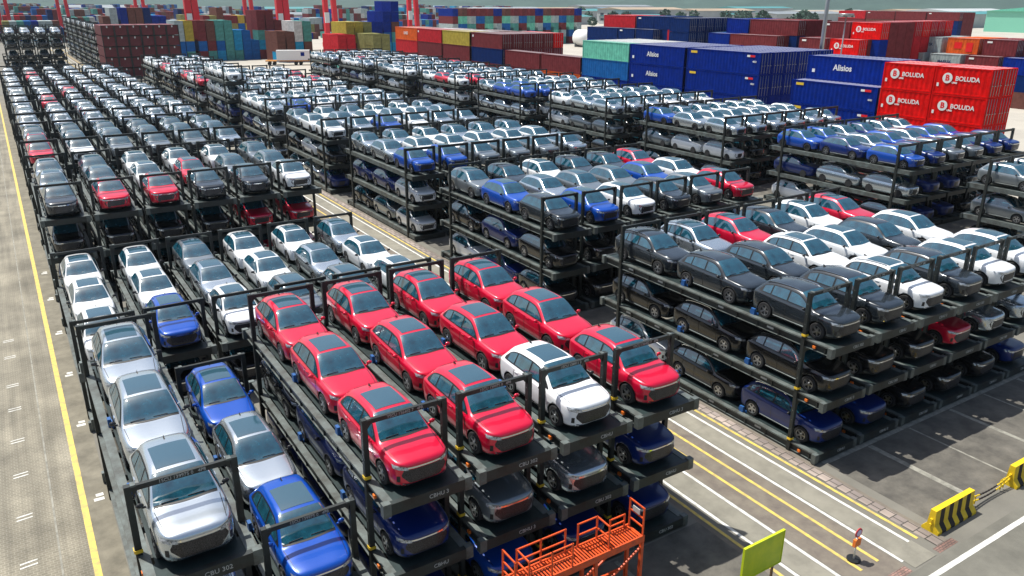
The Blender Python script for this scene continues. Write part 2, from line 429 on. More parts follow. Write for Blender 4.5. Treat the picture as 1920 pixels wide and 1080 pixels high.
# ---------------------------------------------------------------- the racks
PX, W, H, S = 2.8538, 2.44, 2.2816, 11.0
YB = 17.95
def rack_parts():
    d = MB()
    for x0, x1 in ((0.0, .24), (W-.24, W)):
        d.box(x0, -1.20, .36, x1, S+1.20, .42, 1)                  # top flange
        d.box(x0+.07, -1.20, .10, x1-.07, S+1.20, .36, 0)         # web
        d.box(x0+.01, -1.20, .08, x1-.01, S+1.20, .10, 1)
        k = -1.0
        while k < S+1:
            d.box(x0+.02, k, .10, x1-.02, k+.05, .36, 0); k += 1.1
    for y0, y1 in ((-1.36, -1.20), (S+1.20, S+1.36)): d.box(-.08, y0, .08, W+.08, y1, .42, 0)
    for y0, y1 in ((-1.20, -.55), (S+.5, S+1.20)): d.box(.24, y0, .34, W-.24, y1, .40, 2)
    for x0, x1 in ((.30, .80), (W-.80, W-.30)): d.box(x0, -.55, .36, x1, S+.5, .40, 2)
    y = -.2
    while y < S: d.box(.24, y, .16, W-.24, y+.14, .345, 0); y += 1.35
    for x in (-.08, W-.12):
        for y0 in (-1.362, S+1.16): d.box(x-.012, y0, .05, x+.212, y0+.20, .447, 1)
    deck = d.mesh('deck', [FRAME, RAIL, DECK])
    posts = []
    for x in (-.05, W-.13):
        for y in (0., S):
            p = MB(); p.box(x+.015, y-.075, 0, x+.165, y+.075, H, 0)
            z = .55
            while z < H-.2: p.box(x+.009, y-.02, z, x+.171, y+.02, z+.04, 1); z += .42
            posts.append(p.mesh('post', [FRAME, RAIL]))
    beams = []
    for y in (0., S):
        p = MB(); p.box(.115, y-.05, H-.15, W-.115, y+.05, H-.02, 0)
        for x in (.10, W-.22): p.box(x+.005, y-.085, H-.03, x+.115, y+.085, H+.02, 1)
        for sx, x in ((1, .13), (-1, W-.13)): p.add([(x, y-.03, H-.15), (x+sx*.12, y-.03, H-.15), (x, y-.03, H-.30), (x, y+.03, H-.15), (x+sx*.12, y+.03, H-.15), (x, y+.03, H-.30)], [(0, 1, 2), (3, 5, 4), (0, 3, 4, 1), (1, 4, 5, 2)], 0)
        beams.append(p.mesh('top_beam', [FRAME, RAIL]))
    return deck, posts, beams
RDECK, RPOST, RBEAM = rack_parts()
f_ = MB()
for i, y in enumerate((0., S)):
    for x in (-.05, W-.13): f_.box(x, y-.09, 0, x+.18, y+.09, H)
    f_.box(.13, y-.07, H-.2, W-.13, y+.07, H-.02)
def two(y):
    q = MB()
    for x in (-.05, W-.13): q.box(x, y-.09, 0, x+.18, y+.09, H)
    q.box(.13, y-.07, H-.2, W-.13, y+.07, H-.02); return q.mesh('end_frame', [FRAME])
RPORT = [two(0.), two(S)]
fd = MB()
for x0, x1 in ((0., .24), (W-.24, W)): fd.box(x0, -1.2, .1, x1, S+1.2, .42, 1)
for x0, x1 in ((.30, .80), (W-.80, W-.30)): fd.box(x0, -1.2, .36, x1, S+1.2, .40, 2)
for y in (-1.36, S+1.2): fd.box(-.08, y, .08, W+.08, y+.16, .42, 0)
RDECK1 = fd.mesh('deck', [FRAME, RAIL, DECK])
BT = [text_mesh(s, .12, LETTR, .004) for s in ('1SCU 134911 2   4PR', 'YSCU 136402 7   4PR', '1SCU 139975 0   4P8')]
DT = [text_mesh(s, .17, LETTR, .004) for s in ('CBHU', 'CBHU 3', 'CBU 302')]
mk_ = MB(); mk_.box(-.065, -.08, 0, -.05, .08, .09); mk_.box(-.05, -.105, 0, .13, -.09, .09); MARK = mk_.mesh('marker_plate', [YELLOWP])
mk2 = MB(); mk2.box(-.012, -.56, .17, .06, -.44, .27); REFL = mk2.mesh('reflector', [ORANGEP])
lp = MB(); lp.box(.055, 0, .21, .07, .32, .29); LPL = lp.mesh('label_plate', [LETTR])
ck = MB(); ck.box(0, -.10, 0, .10, .10, .26); ck.box(.10, -.22, 0, .14, .22, .10); CHOCK = ck.mesh('wheel_chock', [STRAP])
ORD = ['first', 'second', 'third', 'fourth', 'fifth', 'sixth', 'seventh', 'eighth', 'ninth', 'tenth']
def build_rack(x, y, z, lod, label, near_text, seed):
    t = empty('car_rack', (x, y, z), label, 'car rack', 'steel car racks stacked in blocks')
    if lod == 0:
        link('deck', RDECK, t)
        for me in RPOST: link('post', me, t)
        bs = [link('top_beam', me, t) for me in RBEAM]
        if near_text:
            o = link('lettering', BT[seed % 3], bs[0], (W/2, -.056, H-.085)); o.rotation_euler.x = math.pi/2
            o = link('lettering', DT[seed % 3], t, (W*.62, -1.366, .25)); o.rotation_euler.x = math.pi/2
            for yy in (1.5, 4.2, 8.0, 10.1): link('label_plate', LPL, t, (0, yy, 0))
            link('marker_plate', MARK, t, (0, 0, .5)); link('reflector', REFL, t)
            for yy in (2.75, 6.85):
                link('wheel_chock', CHOCK, t, (.20, yy, .42))
                o = link('wheel_chock', CHOCK, t, (W-.20, yy, .42)); o.rotation_euler.z = math.pi
    elif lod == 1:
        link('deck', RDECK1, t)
        for me in RPORT: link('end_frame', me, t)
    return t

# ---------------------------------------------------------------- plan of the blocks
c1 = {'w': 'white', 's': 'silver', 'g': 'grey', 'd': 'dark grey', 'k': 'black', 'b': 'blue', 'n': 'navy', 'r': 'red'}
XG = [0.0, 23.8215, 57.2]; NG = ['left', 'middle', 'right']
Y0G = [0.0, 0.1, 0.0]
NY = ['nearest', 'second', 'third', 'fourth', 'fifth', 'sixth', 'seventh', 'eighth', 'ninth']
# top-tier colours per stack, front-middle-rear, then tiers of every stack
TOPS = {
 (0,0): (['sss','bsb','rrr','rrr','wrr','rrr'], [3,2,3,3,3,3]),
 (0,1): (['www','bww','wsg','gww','gsw','wws'], [2]*6),
 (0,2): (['dss','rgg','rww','drw','dgw','wgg'], [3]*6),
 (0,3): (['rrs','wgg','gss','ggg','ggs','sss'], [3]*6),
 (1,0): (['ddd','dds','wwr','dwd','wdw','wwr'], [3]*6),
 (1,1): (['dbg','bsd','wgw','dgd','gbd','rwr'], [3]*6),
 (1,2): (['bss','bws','gww','gws','gws','sws'], [3]*6),
 (2,0): (['wwg','www','wrw','www','wsw','wws'], [3]*6),
 (2,1): (['bnb','nsb','gbs','gsn','nbs','nbw'], [3]*6),
 (2,2): (['ssb','sws','sws','sww','sww','sww'], [3]*6),
 (2,4): (['bbs','bbs','sws','sww','wsw','sss'], [3]*6),
}
def tops(g, i):
    if (g, i) in TOPS: return TOPS[(g, i)]
    n = 6; ti = [3]*6
    if g == 1 and i == 5: ti = [4, 3, 3, 3, 3, 3]
    if g == 1 and i == 6: n = 6
    if g == 1 and i >= 7: n = 4
    pal = 'sssssswsgsswssssssssrs' if g == 0 else ('wwwwwwsssgswwwwr' if i > 4 else 'sswwgsbwssw')
    rr = random.Random(100*g+i)
    return ([''.join(rr.choice(pal) for _ in range(3)) for _ in range(n)], ti[:n])
LOWF = {  # fronts of lower tiers: (g,i): {tier: colours by stack}; rows beneath the top one
 (0,0): {0: 'knnbnn', 1: 'snngsn'}, (0,1): {0: 'kkkkkk'}, (0,2): {0: 'kkkkrr', 1: 'kkkkrr'},
 (1,0): {0: 'nnkkkn', 1: 'kkkrss'}, (1,1): {0: 'kkkkkk', 1: 'kkkkkk'}, (1,2): {0: 'wkknks', 1: 'wkkkks'},
 (2,0): {0: 'kswssk', 1: 'gsksww'}, (2,1): {0: 'knnkss', 1: 'snndsk'}, (2,2): {0: 'skkkkk', 1: 'wkkkkk'}}
LOWS = {  # middle and rear cars of the first stack, which shows its long side
 (0,0,1): {0: 'nn', 1: 'nn'}, (0,0,2): {0: 'nn', 1: 'nk'}, (1,0,0): {0: 'kw', 1: 'kk'}, (1,1,0): {0: 'nw', 1: 'nk'}, (1,2,0): {0: 'gk', 1: 'nn'},
 (2,0,0): {0: 'sk', 1: 'wg'}, (2,1,0): {0: 'dw', 1: 'sn'}, (2,2,0): {0: 'kk', 1: 'wg'}}
cars = []; racks = []
blocks = [(0, i) for i in range(8)]+[(1, i) for i in range(9)]+[(2, i) for i in range(9)]
SPOT = ['front', 'middle', 'rear']
CY = [-.28+OY-CF, -.28+OY-CF+4.5, -.28+OY-CF+9.0]      # car origins along the rack
for g, i in blocks:
    cols, tiers = tops(g, i)
    for c, cc in enumerate(cols):
        T = tiers[c]
        for t in range(T):
            top = t == T-1
            tn = 'top' if top else {0: 'ground', 1: 'second', 2: 'third'}[t]
            x = XG[g]+c*PX; y = Y0G[g]+i*YB; z = t*H
            stack = ORD[c]+' stack'; blk = NY[i]+' '+NG[g]+' block'
            near = (Vector((x, y, z))-CAM).length
            vis = top or c == 0 or (g == 0 and i == 0 and c == 2) or i == 0
            racks.append((near*(1 if vis else 1.6), x, y, z, '%s rack of the %s in the %s, dark green steel' % (tn, stack, blk), g, i, c, t, top))
            for k in range(3):
                if top: col = cc[k]
                elif k == 0:
                    row = LOWF.get((g, i), {}).get(t); col = row[c] if row else R.choice('kkkgsnw')
                else:
                    sd_ = LOWS.get((g, i, c), {}).get(t)
                    if sd_: col = sd_[k-1]
                    elif c == 0 or (g == 0 and i == 0): col = R.choice('kksgwwn')
                    elif g == 0 and i < 3: col = R.choice('kkd')
                    else: continue
                if not top and g == 0 and c == 0 and i > 0 and k > 0 and i > 3: continue
                cn = c1[col]; yy = y+CY[k]+R.uniform(-.04, .04); xx = x+W/2+R.uniform(-.03, .03)
                d = (Vector((xx, yy, z))-CAM).length
                fac = 1 if top else (1.25 if (c == 0 or k == 0) else 2.2)
                cars.append((d*fac, d, xx, yy, z+.40, cn, '%s car, %s place, %s rack, %s, %s' % (cn, SPOT[k], tn, stack, blk), g, i, c, t, k, top))
# tall far blocks: a dark one and one of maroon fronts
for c in range(4):
    for t in range(5):
        racks.append((500+c, 2.3+c*PX, 185, t*H, '', 9, 0, c, t, t == 4))
        cars.append((600, 200, 2.3+c*PX+W/2, 185+CY[0], t*H+.4, 'silver' if t == 4 else 'dark grey', '', 9, 0, c, t, 0, t == 4))
        if t == 4: cars.append((600, 200, 2.3+c*PX+W/2, 185+CY[1], t*H+.4, 'silver', '', 9, 0, c, t, 1, True))
for r_ in range(6):
    for t in range(5):
        yy = 198.5+r_*14.2
        racks.append((510, 20.6, yy, t*H, '', 9, 1, 0, t, t == 4))
        for k in range(3): cars.append((620, 220, 20.6+W/2, yy+CY[k], t*H+.4, R.choice(['black', 'silver', 'white', 'grey', 'black']), '', 9, 1, 0, t, k, False))
    if r_ < 4:
        for c in range(4):
            racks.append((520, 2.3+c*PX, 199+r_*14.2, 3*H, '', 9, 2, c, 3, True)); racks.append((520, 2.3+c*PX, 199+r_*14.2, 0, '', 9, 2, c, 3, True))
cars.sort(key=lambda a: a[0]); racks.sort(key=lambda a: a[0])
farb = MB(); farm = ['white', 'silver', 'grey', 'dark grey', 'black', 'blue', 'navy', 'red']
CMATS = [PAINT[k] for k in farm]+[GLASS, ROOFGL, GRIL, TYRE]
for n, (key, d, x, y, z, cn, lab, g, i, c, t, k, top) in enumerate(cars):
    if n < 300:
        suv = g == 1 and i < 2
        build_car((x, y, z), cn, 0 if d < 42 else (1 if d < 75 else 2), sunroof=cn not in ('dark grey', 'black') or (g == 0), rails=suv, label=lab)
    else:
        def tr(vs): return [(a+x, b+y, e+z) for a, b, e in vs]
        farb.add(tr(LOV), LOF, farm.index(cn), True)
        farb.add(tr(LG.v), LG.f, 8, True); farb.add(tr(LR.v), LR.f, 9, True); farb.add(tr(LGR.v), LGR.f, 10, True); farb.add(tr(LW.v), LW.f, 11, False)
stuff('parked_cars', farb.mesh('parked_cars', CMATS), 'hundreds of small distant cars on the racks of the far blocks', 'cars')
farr = MB()
RR = []
for me, off in ((RDECK1, 0), (RPORT[0], 0), (RPORT[1], 0)):
    vs = [tuple(v.co) for v in me.vertices]; fs = [tuple(p.vertices) for p in me.polygons]; ms = [p.material_index for p in me.polygons]; RR.append((vs, fs, ms))
for n, (key, x, y, z, lab, g, i, c, t, top) in enumerate(racks):
    if n < 300:
        d = (Vector((x, y, z))-CAM).length
        build_rack(x, y, z, 0 if d < 60 else 1, lab, i == 0 and g < 2, c+t)
    else:
        for vs, fs, ms in RR:
            b = len(farr.v); farr.v += [(a+x, q+y, e+z) for a, q, e in vs]
            for f, m1 in zip(fs, ms): farr.f.append(tuple(b+j for j in f)); farr.m.append(m1); farr.sm.append(False)
stuff('car_racks', farr.mesh('car_racks', [FRAME, RAIL, DECK]), 'dark steel racks of the distant blocks, stacked under the far cars', 'car racks')
#@@REST@@
# ---------------------------------------------------------------- ground and markings
def sheet(name, x0, y0, x1, y1, z, M): 
    b = MB(); b.poly([(x0, y0, z), (x1, y0, z), (x1, y1, z), (x0, y1, z)]); return struct(name, b, [M])
G_CONC = mat('concrete_ground', (.19, .18, .15), .85, var=.38, scale=.22)
G_YARD = mat('yard_concrete', (.44, .41, .35), .85, var=.25, scale=.08)
G_ASPH = mat('asphalt', (.150, .138, .115), .85, col2=(.060, .056, .048), scale=.9, bump=.3, bscale=30)
G_LANE = mat('lane_concrete', (.27, .255, .205), .85, var=.42, scale=.8)
G_MED = mat('worn_median', (.20, .175, .135), .9, col2=(.12, .10, .085), scale=1.4, bump=.4, bscale=8)
G_ROAD = mat('road_surface', (.175, .168, .138), .8, var=.45, scale=.5)
LINE_Y = mat('yellow_line_paint', (.80, .57, .09), .7, col2=(.36, .29, .12), scale=3.5)
LINE_W = mat('white_line_paint', (.78, .78, .73), .7, col2=(.40, .39, .35), scale=3.5)
LINE_F = mat('faded_line_paint', (.33, .32, .27), .8, col2=(.15, .145, .12), scale=3)
def brickmat(name, c1_, c2_, mort, sc_, bw=.5, rh=.25):
    M = mat(name, c1_, .85); n = M.node_tree; b = n.nodes['Principled BSDF']
    tc = n.nodes.new('ShaderNodeTexCoord'); br = n.nodes.new('ShaderNodeTexBrick')
    br.inputs['Color1'].default_value = c1_+(1,); br.inputs['Color2'].default_value = c2_+(1,); br.inputs['Mortar'].default_value = mort+(1,)
    br.inputs['Scale'].default_value = sc_; br.inputs['Mortar Size'].default_value = .03; br.inputs['Brick Width'].default_value = bw; br.inputs['Row Height'].default_value = rh
    n.links.new(tc.outputs['Object'], br.inputs['Vector'])
    nz = n.nodes.new('ShaderNodeTexNoise'); nz.inputs['Scale'].default_value = .45; nz.inputs['Detail'].default_value = 8
    n.links.new(tc.outputs['Object'], nz.inputs['Vector'])
    mp = n.nodes.new('ShaderNodeMapRange'); mp.inputs[1].default_value = .3; mp.inputs[2].default_value = .75; mp.inputs[3].default_value = .62; mp.inputs[4].default_value = 1.2
    n.links.new(nz.outputs['Fac'], mp.inputs[0])
    mg = n.nodes.new('ShaderNodeMapping'); mg.inputs['Scale'].default_value = (1.6, .07, 1); n.links.new(tc.outputs['Object'], mg.inputs['Vector'])
    n2 = n.nodes.new('ShaderNodeTexNoise'); n2.inputs['Scale'].default_value = 1.5; n2.inputs['Detail'].default_value = 5; n.links.new(mg.outputs[0], n2.inputs['Vector'])
    m2 = n.nodes.new('ShaderNodeMapRange'); m2.inputs[1].default_value = .35; m2.inputs[2].default_value = .6; m2.inputs[3].default_value = .72; m2.inputs[4].default_value = 1.05
    n.links.new(n2.outputs['Fac'], m2.inputs[0]); mm = n.nodes.new('ShaderNodeMath'); mm.operation = 'MULTIPLY'
    n.links.new(mp.outputs[0], mm.inputs[0]); n.links.new(m2.outputs[0], mm.inputs[1]); mp = mm
    mx = n.nodes.new('ShaderNodeMix'); mx.data_type = 'RGBA'; mx.blend_type = 'MULTIPLY'; mx.inputs[0].default_value = 1
    n.links.new(br.outputs['Color'], mx.inputs[6]); n.links.new(mp.outputs[0], mx.inputs[7]); n.links.new(mx.outputs[2], b.inputs['Base Color'])
    return M
G_PAVE = brickmat('small_paver', (.235, .212, .158), (.195, .178, .132), (.31, .285, .225), 2.6, .5, .33)
G_STON = brickmat('stone_kerb', (.40, .33, .28), (.26, .22, .20), (.08, .07, .06), 1.4, .55, .62)
G_RED = brickmat('red_brick_edge', (.36, .20, .16), (.24, .15, .12), (.10, .08, .07), 3)
sheet('ground', -3000, -3000, 3500, 3500, 0, G_CONC)
sheet('container_yard', 42, 165, 900, 900, .004, G_YARD); sheet('container_yard', 77.5, -60, 900, 165, .004, G_YARD)
sheet('paved_road', -14, -30, -.93, 600, .004, G_PAVE)
sheet('verge', -.77, -30, -.02, 160, .004, mat('verge_surface', (.22, .20, .15), .9, var=.45, scale=1.2))
sheet('road_edge_line', -.96, -30, -.75, 600, .008, LINE_Y)
sheet('faded_lane_line', -1.84, -30, -1.78, 120, .008, LINE_F)
sheet('asphalt_apron', 10, -6.2, 17.25, -1.4, .004, G_ASPH)
for nm, x0, x1, M, z in (('median_paving', 19.18, 21.35, G_MED, .004), ('lane_strip', 21.56, 22.47, G_LANE, .008), ('lane_strip', 18.05, 18.98, G_LANE, .008), ('stone_kerb', 23.16, 23.62, G_STON, .012), ('median_paving', 23.62, 23.8, G_MED, .004), ('median_paving', 17.25, 17.44, G_MED, .004)):
    sheet(nm, x0, -6.62, x1, 330, z, M)
for x, M in ((17.53, LINE_Y), (17.95, LINE_W), (19.06, LINE_W), (19.92, LINE_Y), (20.78, LINE_Y), (21.45, LINE_W), (22.56, LINE_W), (22.98, LINE_Y)):
    sheet('lane_line', x-.065, -6.5 if M is LINE_W else -6.05, x+.065, 330, .012, M)
sheet('brick_edge', 19.2, -6.95, 21.3, -6.64, .006, G_RED); sheet('brick_edge', 22.9, -6.9, 24.0, -6.64, .006, G_RED)
sheet('pale_patch', 21.5, -6.9, 22.7, -6.0, .014, G_LANE)
sheet('asphalt_apron', 24.25, -5.75, 60, -1.45, .004, G_ASPH)
sheet('cross_road', -14, -40, 120, -6.98, .005, G_ROAD)
sheet('stop_line', 21.4, -7.52, 70, -7.34, .010, LINE_W)
for x, w_ in ((26.95, .28), (29.7, .10), (32.8, .22), (35.6, .10), (38.6, .2), (41.4, .1)): sheet('bay_line', x-w_/2, -5.6, x+w_/2, -1.5, .008, LINE_F)
sheet('bay_line', 24.2, -1.45, 60, -1.2, .008, LINE_F); sheet('bay_line', 13.4, -6.1, 13.55, -1.5, .008, LINE_F)
for i in range(8): 
    sheet('asphalt_bay', 24.25, i*YB-4.3, 40.9, i*YB-1.5, .006, G_ASPH); sheet('asphalt_bay', 57.5, i*YB-4.3, 74.5, i*YB-1.5, .006, G_ASPH)
# numbers and squares painted at the left road
sq = MB()
for y in (41, 35.3, 29.2, 23.2, 17.6, 11.3): 
    for a in (0, .3): sq.box(-.52+a*.3, y-.22+a, .004, -.18, y-.02+a, .012)
struct('white_edge_marks', sq, [LINE_W])
mk_ = MB()
MY = [29.2, 26.8, 23.1, 20.4, 17.25, 14.3, 11.2, 8.3, 5.6]
for y in MY:
    for a in (0, .22):
        mk_.add([(-2.95, y+a, .013), (-2.45, y+a+.05, .013), (-2.45, y+a+.12, .013), (-2.95, y+a+.07, .013)], [(0, 1, 2, 3)])
struct('bay_number_strokes', mk_, [LINE_W])

# ---------------------------------------------------------------- shipping containers
CC = {'red': (.55, .02, .03), 'bol': (.85, .007, .006), 'mar': (.20, .035, .04), 'navy': (.001, .022, .13), 'blue': (.0005, .024, .26), 'lblue': (.01, .13, .42),
 'cyan': (.02, .32, .58), 'yel': (.50, .38, .06), 'olive': (.28, .27, .10), 'mint': (.18, .62, .45), 'teal': (.10, .34, .30), 'white': (.68, .68, .66), 'grey': (.42, .50, .50),
 'orange': (.75, .12, .02), 'brown': (.17, .07, .055)}
CN = {'bol': 'bright red', 'mar': 'maroon', 'yel': 'mustard', 'lblue': 'mid blue', 'olive': 'olive', 'mint': 'mint green'}
CM = {k: mat('container_'+k, v, .6, .0, spec=.06, var=.38, scale=1.3, coords='Object') for k, v in CC.items()}
STEEL = mat('galvanised_bar', (.35, .36, .36), .4, .7)
TZ = 2.76; CWD = 2.32
def cont_mesh(L, closed=False):
    b = MB(); h = TZ-.02; w_ = CWD
    for x in (0, w_-.14):
        for y in (0, L-.14): b.box(x, y, 0, x+.14, y+.14, h)
    for x in (.0, w_-.12): b.box(x, .14, h-.12, x+.12, L-.14, h-.01); b.box(x, .14, .01, x+.12, L-.14, .16)
    for y in (0, L-.12): b.box(.14, y, h-.12, w_-.14, y+.12, h-.01); b.box(.14, y, .01, w_-.14, y+.12, .16)
    n = max(8, int(L/.56))
    for sx in (0, 1):
        p = []
        for k in range(n):
            y0 = .14+(L-.28)*k/n; dy = (L-.28)/n
            for t, o in ((0, .025), (.25, .025), (.5, .052), (.75, .052)): p.append((y0+dy*t, o))
        p.append((L-.14, .025)); 
        for (ya, oa), (yb, ob) in zip(p[:-1], p[1:]):
            xa, xb = (oa, ob) if sx == 0 else (w_-oa, w_-ob)
            q = [(xa, ya, .16), (xb, yb, .16), (xb, yb, h-.12), (xa, ya, h-.12)]
            b.poly(q if sx else q[::-1])
    if closed: b.poly([(.1, .06, .1), (w_-.1, .06, .1), (w_-.1, .06, h-.1), (.1, .06, h-.1)])
    b.poly([(.1, L-.06, .1), (.1, L-.06, h-.1), (w_-.1, L-.06, h-.1), (w_-.1, L-.06, .1)])
    return b.mesh('body', [CM['mar']])
CB = {L: cont_mesh(L) for L in (5.75, 11.6, 13.0)}
CBC = cont_mesh(5.75, True)
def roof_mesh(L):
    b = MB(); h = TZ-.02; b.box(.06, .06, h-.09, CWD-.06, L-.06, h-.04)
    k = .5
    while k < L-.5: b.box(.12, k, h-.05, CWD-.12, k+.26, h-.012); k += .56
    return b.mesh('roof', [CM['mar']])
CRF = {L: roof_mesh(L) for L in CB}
CMR = {k: mat('container_roof_'+k, tuple(a*.55+.30 for a in v), .5, var=.25, scale=.5) for k, v in CC.items()}  # lighter roof copies: sun and sky sheen painted into the colour, with bleached paint
dm = MB(); dm.box(.02, .03, .16, CWD/2-.15, .08, TZ-.16); dm.box(.1, .02, .9, CWD/2-.25, .035, .98); dm.box(.1, .02, 1.8, CWD/2-.25, .035, 1.88)
DOOR = dm.mesh('door', [CM['mar']])
lb = MB()
for x in (.25, .75): lb.cyl((x, 0, .12), (x, 0, TZ-.12), .028, 6)
lb.box(.2, -.02, 1.1, .5, .02, 1.15); lb.box(.7, -.02, 1.1, 1.0, .02, 1.15)
LB = lb.mesh('locking_bar', [STEEL])
rd = random.Random(5)
fill = MB(); FK = list(CC)
def filler(x, y, z, L, c, H_=TZ):
    fill.box(x, y, z, x+CWD, y+L, z+H_-.02, FK.index(c))
NC = 0
def container(x, y, tier, L, c, label, doors=False, group='shipping containers in the yard', parts=True, roof=True):
    global NC; NC += 1
    lab = label.replace('@', CN.get(c, c)+' container')
    if not parts:
        o = link('shipping_container', CBC, None, (x, y, tier*TZ), CM[c]); return tag(o, lab, 'container', group)
    t = empty('shipping_container', (x, y, tier*TZ), lab, 'container', group)
    link('body', CB[L], t, paint=CM[c])
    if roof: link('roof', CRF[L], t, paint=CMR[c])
    for s in (0, 1) if doors else ():
        o = link('door', DOOR, t, (.14+s*(CWD/2-.13), 0, 0), CM[c]); link('locking_bar', LB, o)
    return t
TM = {}
def write(t, s, size, y, z, M=WHITEP, bold=.01, name='lettering', x=-.012):
    k = (s, size, M.name)
    if k not in TM: TM[k] = text_mesh(s, size, M, .006, name, bold=bold)
    o = link(name, TM[k], t, (x, y, z)); o.rotation_euler = (math.pi/2, 0, -math.pi/2); return o
def plate(t, y0, y1, z0, z1, M, name='placard'):
    b = MB(); b.box(-.02, y0, z0, -.006, y1, z1); return link(name, b.mesh(name, [M]), t)
BRED = mat('logo_red', (.72, .004, .006), .5)
dk = MB(); dk.cyl((0, 0, 0), (-.012, 0, 0), .52, 28, smooth=False); DISC = dk.mesh('logo', [WHITEP])
def boluda(t, L):
    o = link('logo', DISC, t, (-.004, L*.76, 1.62)); write(o, 'B', .78, 0, 0, BRED, .03, 'logo_letter', -.016)
    write(t, 'BOLUDA', .62, L*.40, 1.62, bold=.015); write(t, 'LINES', .22, L*.62, 1.2)
    plate(t, L*.90, L*.90+.22, .75, 1.1, WHITEP)
ROWN = 'the long row behind the right blocks'
TI = ['ground', 'second', 'third', 'top']
XP = 81.5
slots = [ # y0, L, colours by tier, columns, filler colour pool
 (152.2, 11.6, ('mar', 'mar', 'red', 'orange'), 3, 'farthest slot behind the blocks'),
 (140.4, 11.6, ('mar', 'mar', 'mar', 'red'), 4, 'second farthest slot behind the blocks'),
 (128.2, 11.6, ('mar', 'mar', 'mar', 'yel'), 5, 'third farthest slot behind the blocks'),
 (115.7, 11.6, ('mar', 'mar', 'navy', 'mar'), 6, 'fourth farthest slot behind the blocks'),
 (103.0, 11.6, ('mar', 'mar', 'mar'), 1, 'left slot of the low maroon pair'),
 (91.0, 11.6, ('mar', 'orange', 'mar'), 1, 'right slot of the low maroon pair'),
 (78.9, 11.6, ('blue', 'blue', 'lblue', 'mint'), 5, 'mint topped slot'),
 (67.0, 11.6, ('blue', 'blue', 'blue', 'blue'), 5, 'lettered blue slot right of mint'),
 (53.4, 13.0, ('blue', 'blue', 'blue', 'blue'), 6, 'long dark blue slot')]
for si, (y0, L, tc_, nc, nm) in enumerate(slots):
    for c in range(nc):
        for t, k in enumerate(tc_):
            last = si in (3, 8)
            x = XP+c*2.4
            if c and t < len(tc_)-1 and not last: filler(x, y0, t*TZ, L, k); continue
            if c and t < 2: filler(x, y0, t*TZ, L, 'mar' if si == 3 else 'blue'); continue
            kk = k
            if c: kk = {3: ['mar', 'mar', 'mar', 'mar', 'mar', 'bol'][c], 6: 'white', 7: 'blue', 8: 'blue'}.get(si, k if c < 2 else rd.choice(['mar', 'white', 'brown']))
            if si == 3 and c and t < 3: kk = 'mar'
            o = container(x, y0, t, L, kk, '@, %s tier, %s column, %s' % (TI[t] if t < 3 or len(tc_) > 3 else 'top', ORD[c], nm), doors=last)
            if c == 0 and si == 7 and t in (2, 3): write(o, 'Alisios', .95, L*.56, 1.45, bold=.02); plate(o, L-1.0, L-.6, .7, 1.1, WHITEP)
            if c == 0 and si == 8 and t >= 2:
                plate(o, L-1.9, L-.7, 2.15, 2.45, YELLOWP); plate(o, 1.7, 2.2, 2.15, 2.4, WHITEP); plate(o, .9, 1.7, 2.15, 2.4, BRED); write(o, '45G1', .3, .9, 1.6)
            if c == 0 and si == 0 and t == 3: write(o, 'LINES', .9, L*.5, 1.5)
            if c == 0 and si in (1, 3) and t == 3: plate(o, L-.9, L-.4, 1.9, 2.3, WHITEP)
for t in range(3):
    o = container(XP, 36.5, t, 11.6, 'blue', '@, %s tier, lower step between lettered blue and red stacks' % ['ground', 'second', 'third'][t], doors=True)
    if t: plate(o, 9.9, 11.0, 2.15, 2.45, YELLOWP); plate(o, 1.6, 2.1, 2.15, 2.4, WHITEP); plate(o, .8, 1.6, 2.15, 2.4, BRED); write(o, '45G1', .26, .8, 1.3)
for t in range(3): filler(XP+2.4, 36.5, t*TZ, 11.6, 'blue'); filler(XP+4.8, 36.5, t*TZ, 11.6, 'blue')
o = container(XP+2.4, 36.5, 3, 11.6, 'blue', 'single blue lettered container set back on top, left of bright red stacks', doors=True)
write(o, 'Alisios', .95, 6.6, 1.5, bold=.02); plate(o, 10.4, 10.8, .8, 1.2, WHITEP)
container(XP+4.8, 36.5, 3, 11.6, 'blue', 'blue container on top behind the set back lettered one', doors=True)
for j, y0 in enumerate((30.45, 24.6)):
    for c in range(2):
        for t in range(4):
            o = container(XP+c*2.4, y0, t, 5.75, 'bol', '%s stack, @ with round logo, %s tier, %s column' % (['left', 'right'][j], TI[t], ['front', 'back'][c]), doors=True)
            if c == 0: boluda(o, 5.75)
def row_x(X, L_, zone):      # long sides facing the camera, top tier height given
    for n, (y0, y1, zt, c) in enumerate(L_):
        t = round(zt/TZ)-1; ln = y1-y0
        L = 5.75 if ln < 8.6 else 11.6
        y0 = y1-L if ln > 8.6 else y0
        o = container(X, y0, t, L, c, '@, %s tier, %s from left in %s' % (ORD[t], ORD[n % 10], zone), doors=True)
        if c == 'bol': boluda(o, L)
        elif c in ('navy', 'mar') and n % 2: plate(o, L-1.5, L-.6, 2.1, 2.4, WHITEP)
        elif c == 'grey': write(o, 'MAERSK', .7, L*.5, 1.4, CM['navy'], .01)
        elif c == 'orange' and L < 6: plate(o, 1, 2.2, .4, 2.0, BRED); plate(o, 3, 4.4, .9, 2.0, BRED)
        for q in range(t): filler(X+.05, y0, q*TZ, L, rd.choice(['mar', 'navy', 'blue', 'brown']))
        for q in range(1, 4): filler(X+.05+q*2.4, y0, 0, L, c if c != 'bol' else 'mar', (t+1)*TZ)
row_x(128, [(132.6,143.3,13.9,'red'),(125.4,132.2,13.8,'navy'),(119.6,124.3,13.7,'navy'),(97.4,103.0,13.9,'blue'),(85.2,97.0,13.9,'mar'),(74.3,79.9,13.9,'mar'),(68.2,73.8,13.8,'bol')], 'the upper far row')
